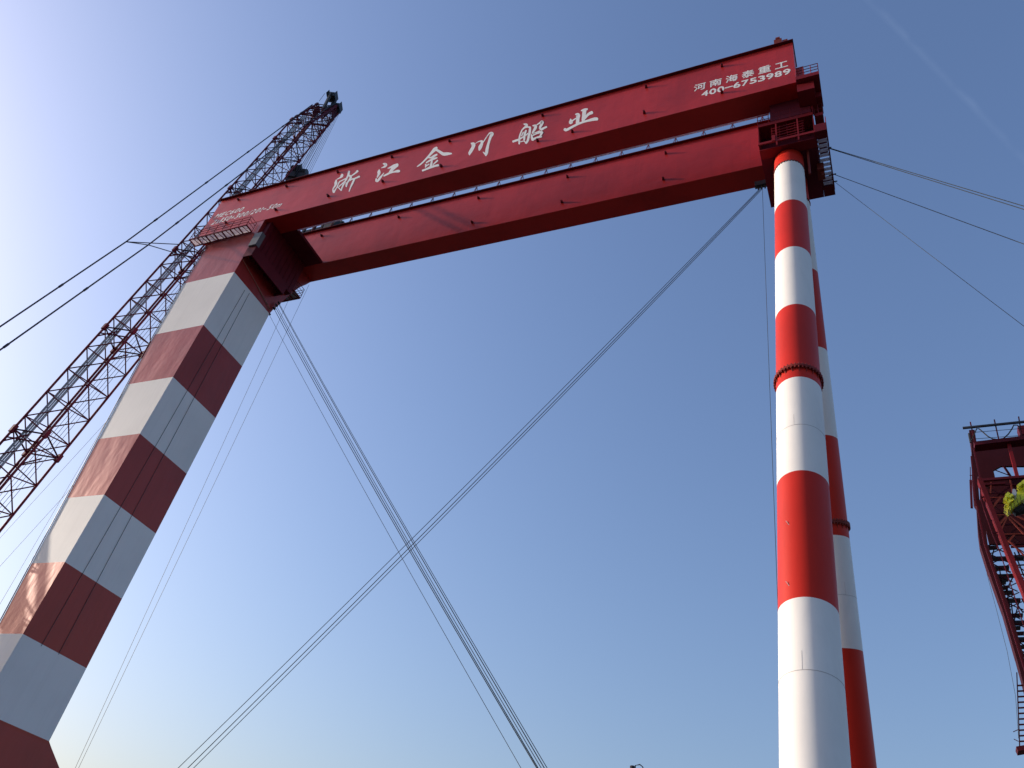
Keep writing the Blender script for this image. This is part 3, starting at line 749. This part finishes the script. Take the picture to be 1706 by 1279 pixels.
# ================================================================== RED LATTICE TOWER AT THE RIGHT EDGE
YF, YB = 1.0, 1.09
tw = thing('lattice_tower', 'dark red lattice tower of another crane cut off by the right frame edge', 'crane tower', W(.13, 1.04, -.05))
def px2(mb, a, b, wpx, y=YF, dep=None):
    p, q = w3(aty(*a, y)), w3(aty(*b, y)); sc__ = S*y/1327.3*ray(*a).length/ray(*a).y*.9
    wd = wpx*S*(y/ray(*a).y)/FPX
    mb.beam(p, q, wd, dep or wd, up=(0,1,0) if abs((q-p).normalized().y) < .9 else None)
def tubepx(mb, pts, wpx, y=YF):
    P_ = [w3(aty(px, py, y)) for px, py in pts]; mb.tube(P_, wpx*.5*S*(y/ray(*pts[0]).y)/FPX, 6)
mb = MB(); px2(mb, (1604,713), (1760,697), 3.2); mb.build('track_beam', DARK, tw)
mb = MB()
tubepx(mb, [(1619,733),(1623,724),(1627,714),(1631,714),(1638,720),(1646,727),(1654,731),(1663,732),(1672,730),(1680,723),(1686,714),(1689,708),(1695,708),(1700,714)], 2.0, .998)
mb.build('festoon_cable', BLACK, tw)
for a, b in (((1616.5,703),(1626,744)), ((1656.5,699),(1666,741)), ((1697,694),(1704,736))):
    mb = MB(); px2(mb, a, b, 1.8, 1.002); mb.build('rail_post', TRED, tw)
mb = MB()
for a, b in (((1623,720),(1760,709)), ((1623,731),(1760,721))): tubepx(mb, [a, b], .9, 1.004)
tubepx(mb, [(1614,722),(1617,737)], 3.0, 1.01); mb.build('railing', DARK, tw)
mb = MB(); px2(mb, (1623,744), (1760,728), 7, 1.0, .5); px2(mb, (1697,722), (1760,716), 18, 1.03, .5); mb.build('top_beam', TRED, tw)
def plate(mb, pts, y, t=.12):
    mb.poly([w3(aty(px, py, y)) for px, py in pts], Vector((0, t, 0)))
mb = MB()
plate(mb, [(1618,745),(1760,736),(1760,776),(1684,776),(1668,776),(1655,783),(1658,796),(1634,800),(1624,786)], 1.06)
plate(mb, [(1632,802),(1760,792),(1760,906),(1648,906),(1640,872)], 1.07)  # dark sheet behind the bars, stands in for the shade inside the tower
mb.build('dark_backing_plates', TDARK, tw)
mb = MB(); px2(mb, (1634,800),(1760,790), 4.5, 1.0); px2(mb, (1640,807),(1675,805), 3, 1.01); mb.build('cross_beam', TRED, tw)
for a, b, t_, y_ in (((1680,738),(1695,795),5,1.0),((1672,776),(1686,797),3,1.05),((1658,783),(1682,792),1.2,1.04)):
    mb = MB(); px2(mb, a, b, t_, y_); mb.build('upright', MRED if t_ == 5 else TRED, tw)
# outer left column, bent inwards going down
cols = [(1613,722),(1617,748),(1618,800),(1621,838),(1627,846),(1630,890),(1633,912),(1645,950),(1670,1020),(1692,1096),(1712,1170),(1740,1290)]
mb = MB()
for a, b in zip(cols[:-1], cols[1:]):
    px2(mb, (a[0]+6, a[1]), (b[0]+6, b[1]), 11 if a[1] > 840 else 8, 1.035, .55)
mb.build('column', TDARK, tw)
mb = MB()
for a, b in (((1622,746),(1633,798)),((1633,798),(1634,836)),((1618,760),(1626,842)),((1628,842),(1640,905)),((1640,905),(1668,990)),((1668,990),(1710,1125))):
    px2(mb, a, b, 2.2, 1.0)
px2(mb, (1617,800),(1619,846), 3.5, 1.02); px2(mb, (1616.5,778),(1617,806), 1.2, 1.0)
for y_ in (792, 803): px2(mb, (1615.5,y_),(1620,y_-.5), 1.0, 1.0)
mb.build('edge_members', TRED, tw)
mb = MB(); px2(mb, (1632,801),(1676,912), 6.5, .99, .45); px2(mb, (1676,912),(1740,1068), 7.5, .99, .45)
mb.build('main_strut', STRUT, tw)
mb = MB()
for a, b in zip([(1633,812),(1634,832),(1653,888),(1664,914),(1684,974),(1704,1037)], [(1634,832),(1653,888),(1664,914),(1684,974),(1704,1037),(1730,1110)]): px2(mb, a, b, 1.4, .985)
for a, b in (((1634,829),(1641,827)),((1653,888),(1662,887)),((1675,950),(1684,953)),((1641,829),(1641,850)),((1662,890),(1661,913)),((1640,850),(1651,880)),((1652,866),(1651,884))): px2(mb, a, b, 2.0, .986)
mb.build('strut_ladder', TRED, tw)
mb = MB()
for i, y_ in enumerate((829, 858, 890)):
    x0 = 1646+i*12; px2(mb, (x0,y_),(1760,y_-2), 1.7, 1.02)
    px2(mb, (x0+4,y_+20),(x0+20,y_+1), 3, 1.03)
for a, b in (((1650,822),(1651,803)),((1683,800),(1687,820)),((1676,858),(1706,890)),((1682,860),(1740,905)),((1690,858),(1740,880)),((1680,900),(1706,925)),((1655,845),(1668,828)),((1668,882),(1679,860))): px2(mb, a, b, 2.2, 1.01)
mb.build('lattice_bars', RUST, tw)
# close cross bracing behind the front members
mb = MB(); rr = random.Random(11)
rows = [808, 822, 838, 856, 874, 892, 906]
for k in range(len(rows)-1):
    xa = 1640+k*5; n_ = 5; step = (1760-xa)/n_
    for i in range(n_):
        a_, b_ = (xa+i*step, rows[k]), (xa+(i+1)*step, rows[k+1])
        if (i+k) % 2: a_, b_ = (a_[0], rows[k+1]), (b_[0], rows[k])
        px2(mb, a_, b_, 1.5+rr.random(), 1.045)
    px2(mb, (xa, rows[k]), (1760, rows[k]-2), 1.6+rr.random(), 1.042)
mb.build('cross_bracing', TRED, tw)
mb = MB()
for k in range(22):
    ya = 908+k*15.5; xl = 1644+(ya-908)*.252; wd = 15+rr.random()*9
    px2(mb, (xl+2, ya), (xl+wd+14, ya+15), 1.5, 1.04); px2(mb, (xl+wd+12, ya+1), (xl+4, ya+15), 1.3, 1.043)
    px2(mb, (xl+wd+16, ya+3), (1760, ya-1), 1.5+rr.random()*1.6, 1.055); px2(mb, (xl+wd+22, ya+2), (xl+wd+44, ya+16), 1.4, 1.06)
    if k % 3 == 0: px2(mb, (1690+k*2, ya-4), (1700+k*3, ya+20), 2.2, 1.05)
mb.build('stair_bracing', TRED, tw)
# rungs and landings of the lower open part
for y_, x0, x1, t_ in ((913,1645,1662,1.6),(931,1648,1706,2.6),(947,1656,1681,3.2),(960,1657,1690,1.5),(966,1659,1680,2.6),(971,1659,1676,1.6),(980,1664,1677,1.8),(988,1664,1688,2.4),
                    (1001,1667,1700,2.6),(1008,1670,1683,1.4),(1018,1674,1684,1.6),(1026,1675,1704,2.0),(1038,1676,1740,3.4),(1047,1680,1700,2.0),(1056,1684,1706,1.5),(1066,1686,1740,4.0),(1078,1690,1740,2.0),(1092,1693,1740,1.6),(1106,1696,1740,2.2),(1118,1700,1740,1.6),(1136,1704,1740,4.0)):
    mb = MB(); px2(mb, (x0,y_),(x1,y_-1), t_, 1.05, .3); mb.build('landing' if t_ > 2.3 else 'rung', DARK, tw)

mb = MB()
for a, b in (((1656,915),(1648,945)),((1665,944),(1672,1000)),((1688,960),(1676,985)),((1678,975),(1682,1040)),((1692,1003),(1704,1020)),((1685,1005),(1690,1050)),((1697,1005),(1688,1040)),((1700,1066),(1694,1100)),((1676,905),(1690,950)),((1690,920),(1706,960))): px2(mb, a, b, 1.8, 1.045)
mb.build('stair_bars', TDARK, tw)
mb = MB(); plate(mb, [(1706,1060),(1760,1056),(1760,1100),(1712,1100)], 1.06); mb.build('dark_backing_plates', TDARK, tw)
# lower ladder beside the column
mb = MB()
px2(mb, (1694,1120),(1699,1250), 1.6, 1.03); px2(mb, (1712,1120),(1717,1250), 1.6, 1.03)
for i in range(12): px2(mb, (1694.5+i*.4,1142+i*9.3),(1714+i*.4,1141+i*9.3), 2.2, 1.03)
mb.build('lower_ladder', TDARK, tw)
mb = MB(); px2(mb, (1694,1251),(1740,1243), 7, 1.03, .5); px2(mb, (1688,1219),(1697,1215), 1, 1.03); px2(mb, (1689,1231),(1697,1235), 1, 1.03); mb.build('lower_landing', TRED, tw)
mb = MB(); px2(mb, (1722,1250),(1735,1420), 14, 1.04, .5); mb.build('column', TDARK, tw)
mb = MB(); tubepx(mb, [(1644,955),(1660,1015),(1678,1085),(1692,1160),(1697,1230)], .6, 1.02); mb.build('hanging_cable', ROPE, tw)

# yellow hydraulic unit
yw = thing('hydraulic_unit', 'yellow-green hydraulic machine with hoses mounted on the red lattice tower', 'machine', w3(aty(1700, 850, .985)))
def upx(y): return S*(y/ray(1690, 830).y)/FPX
u = upx(.93)
mb = MB()
plate(mb, [(1673,846),(1676,832),(1684,826),(1690,828),(1696,816),(1702,808),(1712,804),(1750,798),(1750,822),(1712,826),(1692,842),(1680,852)], .925, .35)
mb.build('housing', YEL, yw)
mb = MB(); rnd = random.Random(3)
for (x, y_, wv, hv) in ((1679,831,5,4),(1676,838,4,5),(1684,834,6,4),(1682,843,5,4),(1699,815,6,4),(1705,811,5,5)):
    c = w3(aty(x, y_, .922)); mb.beam(c+Vector((-wv*u*.5, -.1, 0)), c+Vector((wv*u*.5, -.1, .12)), .30, hv*u)
for (x, y_, r) in ((1677,829,1.8),(1687,834,1.6),(1675,843,1.4),(1681,847,1.5)):
    c = w3(aty(x, y_, .915)); disc(mb, c, (.2, -1, .1), r*u, .18, 14)
mb.build('valve_block', YEL, yw)
mb = MB(); plate(mb, [(1686,822),(1687,814),(1692,815),(1694,821),(1691,826)], .915, .3); mb.build('white_box', PALE, yw)
mb = MB(); c0, c1 = w3(aty(1688,852,.935)), w3(aty(1740,838,.935)); mb.tube([c0, c1], 8.5*u, 20); mb.build('drum', BLACK, yw)
mb = MB()
for k in range(6):
    a = (1674+k*5, 850-k*5); b = (1680+k*6, 862-k*3)
    mb.tube([w3(aty(*a, .92)), w3(aty((a[0]+b[0])/2-2, (a[1]+b[1])/2+3, .917)), w3(aty(*b, .925))], .45*u, 5)
mb.build('hose', BLACK, yw)

# thin mast tip at the lower frame edge
def q(px, py, y=1.25): return w3(aty(px, py, y))
pm = thing('mast_tip', 'tip of a small mast with a looped bracket poking over the bottom edge', 'mast', q(1056, 1500))
mb = MB(); mb.tube([q(1054,1560), q(1053.5,1277.5)], .11, 8); mb.tube([q(1053.5,1281), q(1053.5,1276)], .12, 8); mb.build('pole', DARK, pm)
mb = MB(); mb.tube([q(1058.5,1300), q(1058.5,1275), q(1066,1273.5), q(1071,1277.5), q(1071,1300)], .03, 6); mb.build('looped_bracket', DARK, pm)
